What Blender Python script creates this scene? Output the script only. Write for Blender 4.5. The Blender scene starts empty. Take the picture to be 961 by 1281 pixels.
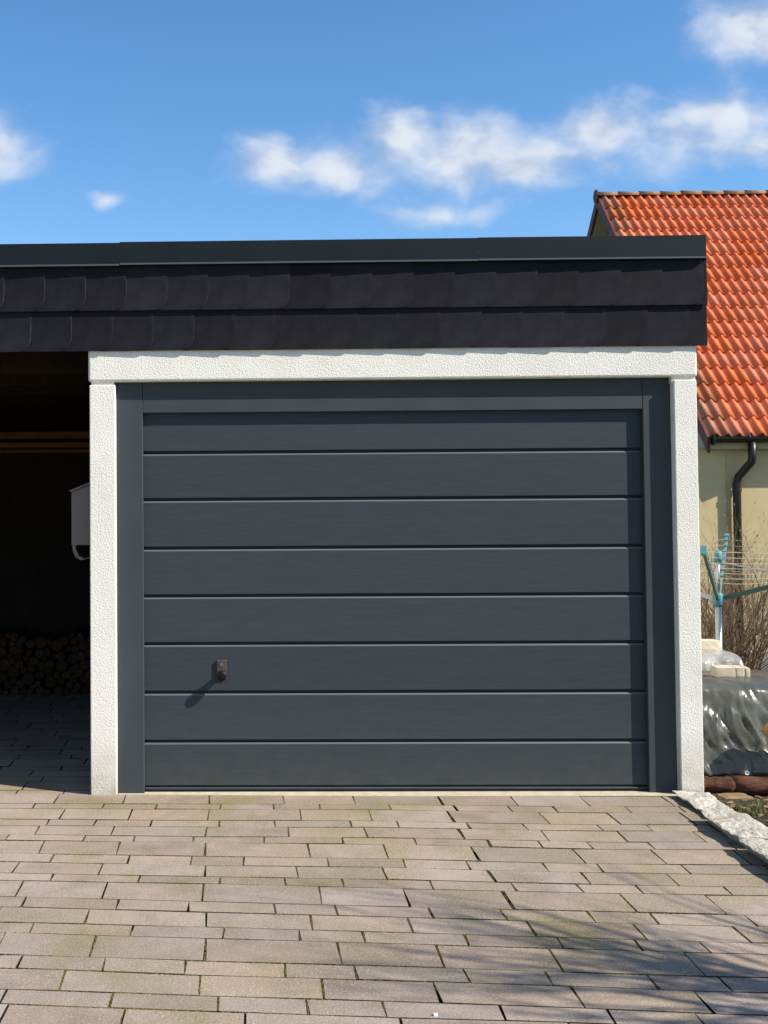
import bpy, bmesh, math, random
from mathutils import Vector, Matrix, noise
R = random.Random(7)
scene = bpy.context.scene
COL = scene.collection

# ------------------------------------------------------------------ camera
CAM = Vector((0.74848, -5.49425, 1.42812))
YAW, PITCH, ROLL = 0.02012, 0.02886, -0.00671
FPX, PU, PV = 1400.0, 274.302, 587.233          # focal length and optical centre in photo pixels (961 x 1281)
cy, sy, cp, sp = math.cos(YAW), math.sin(YAW), math.cos(PITCH), math.sin(PITCH)
FW = Vector((-sy*cp, cy*cp, sp)); R0 = Vector((cy, sy, 0)); U0 = R0.cross(FW)
RT = R0*math.cos(ROLL) + U0*math.sin(ROLL); UP = U0*math.cos(ROLL) - R0*math.sin(ROLL)
cam = bpy.data.cameras.new('camera'); camo = bpy.data.objects.new('camera', cam); COL.objects.link(camo)
m3 = Matrix((RT, UP, -FW)).transposed(); camo.matrix_world = Matrix.Translation(CAM) @ m3.to_4x4()
cam.sensor_fit = 'VERTICAL'; cam.sensor_height = 36.0; cam.sensor_width = 27.0
cam.lens = FPX/1281*36; cam.shift_x = (480.5-PU)/1281; cam.shift_y = -(640.5-PV)/1281
cam.clip_start = 0.05; cam.clip_end = 3000
scene.camera = camo

def ray(u, v): return FW + RT*((u-PU)/FPX) - UP*((v-PV)/FPX)
def atY(u, v, Y):
    d = ray(u, v); return CAM + d*((Y-CAM.y)/d.y)
def atZ(u, v, Z):
    d = ray(u, v); return CAM + d*((Z-CAM.z)/d.z)

# ------------------------------------------------------------------ world, sun, exposure
SUN = Vector((2.4, -1.0, 2.12)).normalized()
SUN_EL = math.asin(SUN.z); SUN_ROT = math.atan2(SUN.x, SUN.y)
SUN_STRENGTH, SKY_STRENGTH, EXPOSURE = 5.0, 0.116, 0.70
scene.view_settings.view_transform = 'Standard'; scene.view_settings.look = 'None'
scene.view_settings.gamma = 1.0; scene.view_settings.exposure = EXPOSURE
sl = bpy.data.lights.new('sun', 'SUN'); sl.energy = SUN_STRENGTH; sl.angle = math.radians(0.53); sl.color = (1.0, 0.93, 0.82)
so = bpy.data.objects.new('sun', sl); COL.objects.link(so); so.location = (20, -5, 18)
so.rotation_euler = (-SUN).to_track_quat('-Z', 'Y').to_euler()

def build_world():
    w = bpy.data.worlds.new('World'); scene.world = w; w.use_nodes = True
    nt = w.node_tree; N = nt.nodes; L = nt.links; N.clear()
    out = N.new('ShaderNodeOutputWorld'); bg = N.new('ShaderNodeBackground')
    L.new(bg.outputs[0], out.inputs[0]); bg.inputs[1].default_value = 1.0
    sky = N.new('ShaderNodeTexSky'); sky.sky_type = 'NISHITA'; sky.sun_disc = False
    sky.sun_elevation = SUN_EL; sky.sun_rotation = SUN_ROT
    sky.air_density = 1.0; sky.dust_density = 0.1; sky.ozone_density = 3.0; sky.altitude = 300
    def S(sock, v):
        if hasattr(v, 'is_linked'): L.new(v, sock)
        else: sock.default_value = v
    def M(op, a, b=0.0, c=None, clamp=False):
        n = N.new('ShaderNodeMath'); n.operation = op; n.use_clamp = clamp
        S(n.inputs[0], a); S(n.inputs[1], b)
        if c is not None: S(n.inputs[2], c)
        return n.outputs[0]
    def V(op, a, b):
        n = N.new('ShaderNodeVectorMath'); n.operation = op; S(n.inputs[0], a); S(n.inputs[1], b); return n.outputs[0]
    def NZ(vec, scale, detail, rough=0.6, col=False):
        n = N.new('ShaderNodeTexNoise'); n.inputs['Scale'].default_value = scale; n.inputs['Detail'].default_value = detail
        n.inputs['Roughness'].default_value = rough; L.new(vec, n.inputs['Vector']); return n.outputs['Color' if col else 'Fac']
    def sstep(x, a, b):
        n = N.new('ShaderNodeMapRange'); n.interpolation_type = 'SMOOTHSTEP'
        S(n.inputs['Value'], x); n.inputs['From Min'].default_value = a; n.inputs['From Max'].default_value = b
        return n.outputs['Result']
    tc = N.new('ShaderNodeTexCoord'); D = tc.outputs['Generated']
    sx = N.new('ShaderNodeSeparateXYZ'); L.new(D, sx.inputs[0])
    yc = M('MAXIMUM', sx.outputs[1], 0.15)
    cb = N.new('ShaderNodeCombineXYZ'); L.new(M('DIVIDE', sx.outputs[0], yc), cb.inputs[0]); L.new(M('DIVIDE', sx.outputs[2], yc), cb.inputs[1])
    P = cb.outputs[0]
    clouds = [(352, 206, 72, 42, 1), (430, 208, 90, 48, 1), (505, 172, 74, 48, 1), (585, 188, 98, 62, 1), (660, 212, 88, 42, .95),
              (745, 160, 84, 38, .85), (840, 158, 56, 26, .7), (915, 145, 92, 44, .95), (950, 188, 80, 28, .85), (945, 28, 88, 58, 1),
              (-15, 185, 74, 46, .72), (140, 244, 27, 12, .55), (545, 264, 90, 20, .45), (700, 190, 150, 44, .55), (860, 168, 150, 48, .6)]
    def field(p):
        w1 = V('SCALE', V('SUBTRACT', NZ(p, 14, 3, .55, True), (.5, .5, .5)), (0, 0, 0)); w1.node.inputs['Scale'].default_value = 0.035
        pw = V('ADD', p, w1)
        sp_ = N.new('ShaderNodeSeparateXYZ'); L.new(pw, sp_.inputs[0])
        f = None
        for (x, y, rx, ry, s) in clouds:
            d = ray(x, y); uc, vc = d.x/d.y, d.z/d.y
            a = M('MULTIPLY', M('SUBTRACT', sp_.outputs[0], uc), FPX/rx); b = M('MULTIPLY', M('SUBTRACT', sp_.outputs[1], vc), FPX/ry)
            q = M('MULTIPLY', M('SUBTRACT', 1.0, M('SQRT', M('ADD', M('MULTIPLY', a, a), M('MULTIPLY', b, b)))), s)
            f = q if f is None else M('SMOOTH_MAX', f, q, 0.35)
        return f, pw
    f, pw = field(P)
    st = N.new('ShaderNodeVectorMath'); st.operation = 'MULTIPLY'; L.new(pw, st.inputs[0]); st.inputs[1].default_value = (.62, 1.0, 1.0); pw = st.outputs[0]
    n1 = NZ(pw, 24, 9, .53); n2 = NZ(V('ADD', pw, (0.014, 0.018, 0)), 24, 3, .5)
    d1 = M('ADD', f, M('MULTIPLY', M('SUBTRACT', n1, .5), 1.6))
    front = sstep(sx.outputs[1], .2, .45)
    # elsewhere round the sky: unseen clouds of the same kind, thickened for whiter fill
    g = N.new('ShaderNodeVectorMath'); g.operation = 'MULTIPLY'; L.new(D, g.inputs[0]); g.inputs[1].default_value = (1, 1, 2.4)
    gen = sstep(NZ(g.outputs[0], 2.6, 8, .58), .47, .64)
    upm = sstep(sx.outputs[2], .04, .2)
    gen = M('MULTIPLY', M('MULTIPLY', gen, upm), M('SUBTRACT', 1.0, front))
    al = M('MULTIPLY', sstep(d1, -.20, .92), front)
    alpha = M('MULTIPLY', M('MAXIMUM', al, gen), 0.86)
    lit = sstep(M('SUBTRACT', n1, n2), -.20, .16)
    mixc = N.new('ShaderNodeMix'); mixc.data_type = 'RGBA'; L.new(lit, mixc.inputs['Factor'])
    mixc.inputs[6].default_value = (.34, .385, .47, 1); mixc.inputs[7].default_value = (.53, .55, .58, 1)
    hs = N.new('ShaderNodeHueSaturation'); hs.inputs['Saturation'].default_value = 1.20; hs.inputs['Value'].default_value = 1.0
    L.new(sky.outputs[0], hs.inputs['Color'])
    sc = N.new('ShaderNodeVectorMath'); sc.operation = 'SCALE'; L.new(hs.outputs[0], sc.inputs[0]); sc.inputs['Scale'].default_value = SKY_STRENGTH
    fin = N.new('ShaderNodeMix'); fin.data_type = 'RGBA'; L.new(alpha, fin.inputs['Factor']); L.new(sc.outputs[0], fin.inputs[6]); L.new(mixc.outputs[2], fin.inputs[7])
    L.new(fin.outputs[2], bg.inputs[0])
build_world()

# ------------------------------------------------------------------ helpers
def mesh_obj(name, verts, faces, mat, parent=None, smooth=False):
    me = bpy.data.meshes.new(name); me.from_pydata([tuple(v) for v in verts], [], faces); me.update()
    if smooth: me.polygons.foreach_set('use_smooth', [True]*len(me.polygons))
    for mm in (mat if isinstance(mat, (list, tuple)) else [mat]): me.materials.append(mm)
    o = bpy.data.objects.new(name, me); COL.objects.link(o)
    if parent: o.parent = parent
    return o
def bm_obj(name, bm, mat, parent=None, smooth=False):
    me = bpy.data.meshes.new(name); bm.to_mesh(me); bm.free()
    if smooth: me.polygons.foreach_set('use_smooth', [True]*len(me.polygons))
    for mm in (mat if isinstance(mat, (list, tuple)) else [mat]): me.materials.append(mm)
    o = bpy.data.objects.new(name, me); COL.objects.link(o)
    if parent: o.parent = parent
    return o
def bm_box(x0, x1, y0, y1, z0, z1, bev=0, seg=1):
    bm = bmesh.new(); bmesh.ops.create_cube(bm, size=1)
    for v in bm.verts: v.co = Vector(((x0+x1)/2+v.co.x*(x1-x0), (y0+y1)/2+v.co.y*(y1-y0), (z0+z1)/2+v.co.z*(z1-z0)))
    if bev: bmesh.ops.bevel(bm, geom=bm.edges[:], offset=bev, segments=seg, affect='EDGES', profile=.5)
    return bm
def box(name, x0, x1, y0, y1, z0, z1, mat, parent=None, bev=0, seg=1):
    return bm_obj(name, bm_box(x0, x1, y0, y1, z0, z1, bev, seg), mat, parent)
def sweep(profile, path, closed=True):
    """profile: list of (a,b) in the local frame, path: list of (origin, A, B)"""
    vs, fs = [], []; n = len(profile)
    for (o, A, B) in path:
        for (a, b) in profile: vs.append(o + A*a + B*b)
    for i in range(len(path)-1):
        for k in range(n if closed else n-1):
            k2 = (k+1) % n; fs.append((i*n+k, i*n+k2, (i+1)*n+k2, (i+1)*n+k))
    if closed:
        fs.append(tuple(range(n-1, -1, -1))); fs.append(tuple(range((len(path)-1)*n, len(path)*n)))
    return vs, fs
def tube(pts, rad, sides=8, caps=True):
    vs, fs = [], []; pts = [Vector(p) for p in pts]
    rads = rad if isinstance(rad, (list, tuple)) else [rad]*len(pts)
    ref = None
    for i, p in enumerate(pts):
        t = (pts[min(i+1, len(pts)-1)]-pts[max(i-1, 0)]).normalized()
        if ref is None: ref = Vector((0, 0, 1)) if abs(t.z) < .9 else Vector((1, 0, 0))
        a = (ref - t*ref.dot(t)).normalized(); b = t.cross(a); ref = a
        for k in range(sides):
            an = 2*math.pi*k/sides; vs.append(p + (a*math.cos(an)+b*math.sin(an))*rads[i])
    for i in range(len(pts)-1):
        for k in range(sides):
            k2 = (k+1) % sides; fs.append((i*sides+k, i*sides+k2, (i+1)*sides+k2, (i+1)*sides+k))
    if caps:
        fs.append(tuple(range(sides-1, -1, -1))); fs.append(tuple(range((len(pts)-1)*sides, len(pts)*sides)))
    return vs, fs
class MB:
    def __init__(s): s.v = []; s.f = []
    def add(s, vf):
        o = len(s.v); s.v += list(vf[0]); s.f += [tuple(i+o for i in f) for f in vf[1]]; return s
    def build(s, name, mat, parent=None, smooth=False): return mesh_obj(name, s.v, s.f, mat, parent, smooth)
def tag(o, label=None, cat=None, group=None, kind=None):
    if label: o['label'] = label
    if cat: o['category'] = cat
    if group: o['group'] = group
    if kind: o['kind'] = kind
    return o
def thing(name, loc, label, cat, group=None):
    o = bpy.data.objects.new(name, None); COL.objects.link(o); o.location = loc; o.empty_display_size = .2
    return tag(o, label, cat, group)
def adopt(parent):
    """parts are made in world coordinates; hang them on their Empty without moving them"""
    bpy.context.view_layer.update()
    for c in parent.children: c.matrix_parent_inverse = Matrix.Translation(parent.location).inverted()

# ------------------------------------------------------------------ materials
def material(name, c1, c2=None, scale=5, detail=4, rough=.7, bump=None, spec=.3, rnd=0.0, metal=0, stretch=None,
             spots=None, lo=.35, hi=.65, trans=0, coord='Object', splash=None):
    """two-tone noise colour, optional second noise 'spots' (colour, scale, lo, hi), list of bumps (scale, detail, strength, distance)"""
    m = bpy.data.materials.new(name); m.use_nodes = True; nt = m.node_tree; N = nt.nodes; L = nt.links
    b = N['Principled BSDF']; b.inputs['Roughness'].default_value = rough; b.inputs['Specular IOR Level'].default_value = spec
    b.inputs['Metallic'].default_value = metal
    if trans: b.inputs['Transmission Weight'].default_value = trans
    tc = N.new('ShaderNodeTexCoord'); vec = tc.outputs[coord]
    if stretch:
        mp = N.new('ShaderNodeMapping'); mp.inputs['Scale'].default_value = stretch; L.new(vec, mp.inputs[0]); vec = mp.outputs[0]
    def nz(sc, de, ro=.6):
        n = N.new('ShaderNodeTexNoise'); n.inputs['Scale'].default_value = sc; n.inputs['Detail'].default_value = de; n.inputs['Roughness'].default_value = ro
        L.new(vec, n.inputs['Vector']); return n.outputs['Fac']
    def rng(v, a, bb):
        r = N.new('ShaderNodeMapRange'); L.new(v, r.inputs[0]); r.inputs[1].default_value = a; r.inputs[2].default_value = bb; return r.outputs[0]
    def mix(f, a, bb):
        x = N.new('ShaderNodeMix'); x.data_type = 'RGBA'
        L.new(f, x.inputs['Factor'])
        for s, v in ((6, a), (7, bb)):
            if hasattr(v, 'is_linked'): L.new(v, x.inputs[s])
            else: x.inputs[s].default_value = (*v, 1)
        return x.outputs[2]
    col = None
    if c2 is not None: col = mix(rng(nz(scale, detail), lo, hi), c1, c2)
    for sp_ in (spots or []): col = mix(rng(nz(sp_[1], sp_[4] if len(sp_) > 4 else 5), sp_[2], sp_[3]), col if col is not None else c1, sp_[0])
    if splash:                                                          # rain-splashed dirt, ragged, near the ground
        sz = N.new('ShaderNodeSeparateXYZ'); L.new(tc.outputs['Object'], sz.inputs[0])
        hr = N.new('ShaderNodeMapRange'); L.new(sz.outputs[2], hr.inputs[0]); hr.inputs[1].default_value = splash[1]; hr.inputs[2].default_value = 0.0
        n5 = N.new('ShaderNodeTexNoise'); n5.inputs['Scale'].default_value = 14; n5.inputs['Detail'].default_value = 6; L.new(tc.outputs['Object'], n5.inputs['Vector'])
        pw_ = N.new('ShaderNodeMath'); pw_.operation = 'MULTIPLY'; L.new(hr.outputs[0], pw_.inputs[0]); L.new(n5.outputs['Fac'], pw_.inputs[1])
        p2 = N.new('ShaderNodeMath'); p2.operation = 'MULTIPLY'; L.new(pw_.outputs[0], p2.inputs[0]); p2.inputs[1].default_value = splash[2]
        col = mix(p2.outputs[0], col if col is not None else c1, splash[0])
    if rnd:
        oi = N.new('ShaderNodeObjectInfo'); hv = N.new('ShaderNodeHueSaturation')
        r = N.new('ShaderNodeMapRange'); L.new(oi.outputs['Random'], r.inputs[0]); r.inputs[3].default_value = 1-rnd; r.inputs[4].default_value = 1+rnd
        L.new(r.outputs[0], hv.inputs['Value'])
        if col is None: hv.inputs['Color'].default_value = (*c1, 1)
        else: L.new(col, hv.inputs['Color'])
        r2 = N.new('ShaderNodeMapRange'); ml = N.new('ShaderNodeMath'); ml.operation = 'FRACT'; m7 = N.new('ShaderNodeMath'); m7.operation = 'MULTIPLY'
        m7.inputs[1].default_value = 17.3; L.new(oi.outputs['Random'], m7.inputs[0]); L.new(m7.outputs[0], ml.inputs[0])
        L.new(ml.outputs[0], r2.inputs[0]); r2.inputs[3].default_value = 1-rnd; r2.inputs[4].default_value = 1+rnd
        L.new(r2.outputs[0], hv.inputs['Saturation']); col = hv.outputs[0]
    if col is None: b.inputs['Base Color'].default_value = (*c1, 1)
    else: L.new(col, b.inputs['Base Color'])
    prev = None
    for (sc, de, st, di) in (bump or []):
        bp = N.new('ShaderNodeBump'); bp.inputs['Strength'].default_value = st; bp.inputs['Distance'].default_value = di
        L.new(nz(sc, de), bp.inputs['Height'])
        if prev: L.new(prev, bp.inputs['Normal'])
        prev = bp.outputs[0]
    if prev: L.new(prev, b.inputs['Normal'])
    return m
MAT = {}
MAT['plaster'] = material('white_roughcast_plaster', (.73, .70, .635), (.79, .76, .695), 5, 6, .95, [(135, 3, .80, .0042), (65, 3, .3, .003)], .1,
                          spots=[((.58, .53, .44), 2.2, .60, .80), ((.46, .44, .39), 150, .59, .69, 2)], splash=((.36, .31, .23), .30, 1.1))
MAT['slate'] = material('anthracite_slate', (.0104, .0101, .0145), (.0172, .0166, .0220), 11, 7, .7, [(60, 6, .4, .002)], .10, rnd=.2)
MAT['slate_edge'] = material('broken_slate_edge', (.035, .034, .038), (.075, .073, .078), 30, 4, .8, None, .2, rnd=.3)
MAT['coping'] = material('anthracite_sheet_metal', (.0070, .0108, .0142), (.0095, .0135, .0168), 3, 3, .48, [(2.5, 2, .15, .004)], .18)
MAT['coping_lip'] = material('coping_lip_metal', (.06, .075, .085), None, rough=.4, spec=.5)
MAT['frame'] = material('anthracite_frame_paint', (.041, .050, .056), (.048, .057, .063), 4, 4, .55, [(200, 3, .2, .0006)], .2)
MAT['door'] = material('anthracite_woodgrain_panel', (.028, .037, .0455), (.0425, .0525, .061), 5, 8, .55, [(9, 6, .35, .0006)], .2, rnd=.05,
                       stretch=(1.6, 1, 50), lo=.25, hi=.75, splash=((.14, .125, .10), .40, .32))
MAT['board_edge'] = material('board_edge_highlight', (.085, .097, .105), None, rough=.4, spec=.5)  # lighter colour on the top bevels paints in their sunlit highlight line
MAT['rubber'] = material('black_rubber_seal', (.012, .012, .013), None, rough=.6)
MAT['seal_metal'] = material('door_bottom_profile', (.10, .11, .115), None, rough=.35, spec=.6)
MAT['bronze'] = material('bronze_handle', (.085, .068, .055), (.11, .09, .075), 40, 3, .38, None, .5, metal=.5)
MAT['knob'] = material('brown_black_knob', (.006, .005, .0045), None, rough=.5, spec=.2)
MAT['threshold'] = material('cream_concrete_threshold', (.50, .44, .34), (.40, .34, .25), 20, 5, .9, [(120, 3, .3, .002)], .2)
MAT['paver'] = material('rosy_grey_concrete_paver', (.268, .212, .172), (.318, .256, .210), 9, 6, .92, [(300, 3, .6, .0015), (14, 4, .25, .004)], .2, rnd=.11,
                        spots=[((.258, .205, .135), 1.25, .49, .70), ((.195, .158, .115), 3.1, .53, .72), ((.200, .172, .088), 2.1, .50, .70), ((.22, .172, .136), 4.7, .60, .80), ((.43, .36, .30), 150, .55, .66, 3), ((.17, .135, .11), 170, .55, .66, 3)])
MAT['joint'] = material('sandy_mossy_joint', (.022, .018, .012), (.045, .036, .022), 60, 4, .95, [(160, 4, .8, .006)], .1,
                        spots=[((.105, .095, .018), 1.9, .52, .62), ((.018, .014, .009), 35, .52, .62)])
MAT['moss'] = material('olive_joint_moss', (.095, .086, .020), (.150, .135, .036), 40, 4, .95, None, .05, spots=[((.05, .042, .016), 90, .52, .64)])
MAT['granite'] = material('rough_split_granite', (.37, .345, .285), (.49, .46, .39), 26, 6, .9, [(45, 6, 1.0, .012), (220, 3, .6, .003)], .15, rnd=.06,
                          spots=[((.20, .185, .165), 150, .56, .66, 3), ((.62, .61, .57), 190, .58, .68, 2), ((.30, .265, .18), 6, .56, .72)])
MAT['soil'] = material('bare_soil', (.035, .026, .017), (.07, .052, .034), 18, 6, .95, [(50, 6, .8, .02)], .1)
MAT['lawn'] = material('lawn_ground', (.038, .055, .014), (.065, .085, .022), 4, 6, .95, [(40, 6, .7, .02)], .1, spots=[((.06, .045, .026), 1.4, .55, .75)])
MAT['grass'] = material('grass_blade', (.055, .10, .018), (.11, .17, .035), 3, 3, .6, None, .3, spots=[((.16, .13, .05), 5, .6, .75)])
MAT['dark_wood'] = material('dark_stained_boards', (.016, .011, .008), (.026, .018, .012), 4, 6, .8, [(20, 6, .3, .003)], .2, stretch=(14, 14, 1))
MAT['beam'] = material('larch_beam', (.26, .115, .045), (.17, .07, .028), 6, 5, .7, [(20, 5, .3, .002)], .2, stretch=(1, 10, 10))
MAT['bark'] = material('log_bark', (.10, .065, .040), (.05, .033, .022), 18, 5, .9, [(40, 5, .8, .006)], .1, rnd=.2)
MAT['cut_wood'] = material('cut_log_end', (.20, .125, .055), (.12, .075, .036), 30, 4, .85, None, .1, rnd=.3)
MAT['shaded_end'] = material('shade_darkened_log_end', (.075, .046, .024), (.042, .026, .014), 30, 4, .9, None, .03, rnd=.22)  # darker copy of the cut wood, deepens the carport's shade on log ends
MAT['mail_metal'] = material('pinkish_grey_painted_steel', (.175, .140, .122), (.145, .115, .10), 6, 4, .45, None, .5)
MAT['tile'] = material('clay_roof_tile', (.61, .170, .080), (.67, .205, .100), 4, 5, .92, [(60, 4, .3, .003)], .04, rnd=.06,
                       spots=[((.50, .17, .09), 9, .66, .84)])
MAT['old_tile'] = material('weathered_clay_tile', (.44, .135, .068), (.34, .14, .075), 6, 5, .8, [(60, 4, .4, .004)], .2, rnd=.12,
                           spots=[((.36, .25, .13), 5, .54, .68)])
MAT['barge'] = material('red_brown_barge_board', (.13, .025, .020), (.09, .02, .018), 5, 4, .6, None, .3)
MAT['soffit'] = material('pale_timber_soffit', (.42, .36, .26), (.34, .28, .19), 5, 4, .7, None, .3)
MAT['house_wall'] = material('ochre_render', (.49, .39, .215), (.54, .435, .25), 3, 5, .9, [(140, 3, .4, .002)], .2)
MAT['plinth'] = material('grey_plinth_render', (.20, .19, .18), (.25, .24, .225), 4, 5, .9, [(120, 3, .4, .002)], .2)
MAT['gutter'] = material('dark_brown_gutter', (.014, .011, .010), None, rough=.4, spec=.4)
MAT['tarp'] = material('grey_green_tarpaulin', (.055, .056, .046), (.085, .085, .068), 5, 5, .30, [(22, 3, .35, .006)], .5)
MAT['film'] = material('milky_plastic_film', (.48, .48, .45), (.30, .29, .26), 9, 5, .28, [(9, 2, .8, .04)], .5, trans=.3)
MAT['brick_block'] = material('beige_concrete_block', (.40, .34, .255), (.50, .435, .335), 12, 5, .9, [(90, 4, .5, .003)], .2, rnd=.12)
MAT['pole_wood'] = material('red_brown_barked_pole', (.060, .028, .018), (.115, .052, .031), 11, 7, .85, [(26, 6, .9, .010)], .12, stretch=(.6, 2, 2), spots=[((.24, .16, .10), 6, .60, .70), ((.03, .02, .015), 9, .56, .66)])
MAT['split_wood'] = material('split_tan_wood', (.40, .27, .13), (.22, .14, .07), 14, 6, .85, [(30, 6, .8, .006)], .15, stretch=(1, 3, 4))
MAT['old_wood'] = material('weathered_timber', (.16, .11, .06), (.23, .165, .095), 8, 6, .85, [(30, 6, .6, .005)], .15, stretch=(.7, 4, 4))
MAT['aluminium'] = material('aluminium_tube', (.42, .43, .43), None, rough=.35, metal=.7)
MAT['green_arm'] = material('green_painted_arm', (.045, .085, .072), (.06, .11, .09), 5, 3, .4)
MAT['teal'] = material('teal_plastic', (.085, .235, .27), None, rough=.45)
MAT['line'] = material('clothes_line', (.36, .32, .25), None, rough=.7)
MAT['twig'] = material('bare_twig', (.135, .085, .055), (.21, .14, .085), 6, 4, .8, None, .2)
MAT['bud'] = material('bud_tip', (.30, .21, .12), None, rough=.8)
MAT['tree_bark'] = material('tree_bark', (.075, .060, .047), (.12, .10, .08), 9, 5, .9, [(30, 5, .7, .01)], .1)
MAT['concrete'] = material('grey_concrete', (.30, .29, .27), (.35, .34, .32), 4, 5, .9, None, .2)
MAT['roofing'] = material('grey_roofing_felt', (.06, .06, .062), (.08, .08, .08), 6, 4, .9, None, .2)
MAT['white_bit'] = material('white_chip', (.8, .8, .78), None, rough=.6)

# ------------------------------------------------------------------ terrain
def smooth(t): t = max(0, min(1, t)); return t*t*(3-2*t)
def gz(x, y):
    """lawn height: level with the drive in front, falling away towards the neighbour's house"""
    z = -.055 - .90*smooth((y+.4)/9.5) * smooth((x-1.0)/2.0)
    z -= .10*smooth((y+.2)/1.0)*smooth((x-2.9)/.3)
    if x < 2.84: z -= .12
    return z
def build_lawn():
    xs = [-900, -300, -100, -40, -15, -7, -4, -2, 0, 1.5, 2.6, 2.86] + [2.9+.12*i for i in range(22)] + [5.7+.5*i for i in range(20)] + [20, 40, 100, 300, 900]
    ys = [-900, -300, -100, -40, -20, -12, -8, -6, -5] + [-4.5+.25*i for i in range(40)] + [5.6+.5*i for i in range(16)] + [15, 20, 40, 100, 300, 900]
    vs = [(x, y, gz(x, y) + (noise.noise(Vector((x*2, y*2, 0)))*.018 if 2.8 < x < 12 and -5 < y < 12 else 0)) for y in ys for x in xs]
    n = len(xs); fs = [(j*n+i, j*n+i+1, (j+1)*n+i+1, (j+1)*n+i) for j in range(len(ys)-1) for i in range(n-1)]
    lw = tag(mesh_obj('lawn', vs, fs, [MAT['lawn'], MAT['soil']], smooth=True), kind='structure')
    for p in lw.data.polygons:
        c = p.center
        if 2.8 < c.x < 4.9 and -1.2 < c.y < 2.3: p.material_index = 1
build_lawn()
def build_grass():
    r = random.Random(3); vs, fs = [], []
    def blade(x, y, h):
        z = gz(x, y)-.01; a = r.uniform(0, 6.283); w = r.uniform(.0018, .0035); lean = r.uniform(0, .7)*h; b = r.uniform(0, 6.283)
        dx, dy = math.cos(a)*w, math.sin(a)*w; lx, ly = math.cos(b)*lean, math.sin(b)*lean; o = len(vs)
        vs.extend([(x-dx, y-dy, z), (x+dx, y+dy, z), (x+dx*.6+lx*.4, y+dy*.6+ly*.4, z+h*.6), (x-dx*.6+lx*.4, y-dy*.6+ly*.4, z+h*.6), (x+lx, y+ly, z+h)])
        fs.extend([(o, o+1, o+2, o+3), (o+3, o+2, o+4)])
    for i in range(16000):
        x = r.uniform(3.02, 4.6); y = r.uniform(-1.6, .75)
        if noise.noise(Vector((x*3, y*3, 5))) > .16: blade(x, y, r.uniform(.012, .035))
    for i in range(26000):
        x = r.uniform(3.4, 8.6); y = r.uniform(1.6, 10.0)
        if noise.noise(Vector((x*2, y*2, 5))) > -.35: blade(x, y, r.uniform(.03, .08))
    for i in range(9000):
        x = r.uniform(3.02, 7.5); y = r.uniform(-5, -1.6); blade(x, y, r.uniform(.02, .06))
    tag(mesh_obj('grass', vs, fs, MAT['grass']), 'short patchy green grass beside the drive and round the pile', 'grass', kind='stuff')
build_grass()

# ------------------------------------------------------------------ driveway
PX = [0, 240, 480, 720, 960]
BND = [[992.6, 994.6, 995.4, 995.8, 996.0], [1005, 1005.8, 1006.2, 1009, 1008.6], [1011.3, 1012.2, 1012.8, 1017, 1016], [1024.5, 1026.2, 1027, 1031.7, 1032],
       [1032.5, 1034.3, 1035, 1039.5, 1040.5], [1043.7, 1046.5, 1047.7, 1053, 1054], [1051, 1054, 1056.2, 1062, 1063.6], [1067, 1071, 1074, 1080.3, 1082.6],
       [1077.5, 1082.5, 1085, 1091.3, 1094.5], [1091.7, 1096.5, 1100, 1106, 1110], [1100.7, 1105.3, 1111, 1116.8, 1120.7], [1121, 1127.5, 1134, 1139.5, 1145.4],
       [1134.5, 1140.5, 1146.7, 1153.3, 1160], [1153, 1159, 1165.7, 1173.3, 1180.4], [1166, 1173.5, 1180, 1187, 1195], [1193.6, 1201.7, 1208.4, 1216.3, 1224.4],
       [1210.4, 1219.5, 1226.3, 1234, 1243], [1237, 1245, 1252, 1260.5, 1271], [1255.6, 1264.3, 1272.3, 1279, 1289]]
JNT = [[71, 156, 262, 355, 443, 551, 643.5, 732], [42.5, 129, 195.5, 276, 342.5, 400, 488, 570, 638, 695, 786], [78, 163, 261, 376, 463.5, 564, 681, 768],
       [60, 119, 189, 274.5, 344, 439, 498, 586, 657.5, 751, 813], [46.5, 141, 258, 361, 457.5, 577.5, 682, 779], [9.5, 105.5, 168, 242, 330.5, 429, 520, 612, 676, 738, 815],
       [52, 148, 257, 386.5, 483, 594.5, 725, 824], [65.5, 161, 239.5, 305, 410.5, 506, 586, 683, 751, 858], [20, 126, 257, 372, 481, 615, 733, 842],
       [65, 174, 275, 357, 429, 540, 643, 726, 800, 911], [24.5, 131, 254, 401, 509, 636, 786, 896], [30, 147, 236, 344, 421, 539, 630, 740, 819, 940],
       [109, 258, 390, 513.5, 665, 801, 928], [40, 165, 280, 375, 455.5, 584, 701, 799, 882], [0, 116.5, 257, 425, 551, 696, 869],
       [130, 232, 357, 445, 584, 687, 817, 908], [78, 250, 404, 547, 723, 881], [139, 273, 384.5, 481, 629, 765, 877]]
WIDE = {(0, 5), (1, 7), (2, 5), (3, 7), (4, 5), (5, 7), (6, 5), (8, 5), (10, 5)}          # the settled joint that has opened up
bounds = []                                                              # each boundary as a world polyline Y(X)
for b in BND: bounds.append([(lambda p: (p.x, p.y))(atZ(x, y, 0)) for x, y in zip(PX, b)])
def yat(poly, x):
    if x <= poly[0][0]: return poly[0][1] + (x-poly[0][0])*.004
    if x >= poly[-1][0]: return poly[-1][1]
    for (x0, y0), (x1, y1) in zip(poly, poly[1:]):
        if x <= x1: return y0 + (y1-y0)*(x-x0)/(x1-x0)
XL, XR = -4.2, 2.80
drive = tag(mesh_obj('driveway', [(XL-.2, -9, -.0075), (2.98, -9, -.0075), (2.98, 0.0, -.0075), (XL-.2, 0.0, -.0075)], [(0, 1, 2, 3)], MAT['joint']), kind='structure')
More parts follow.
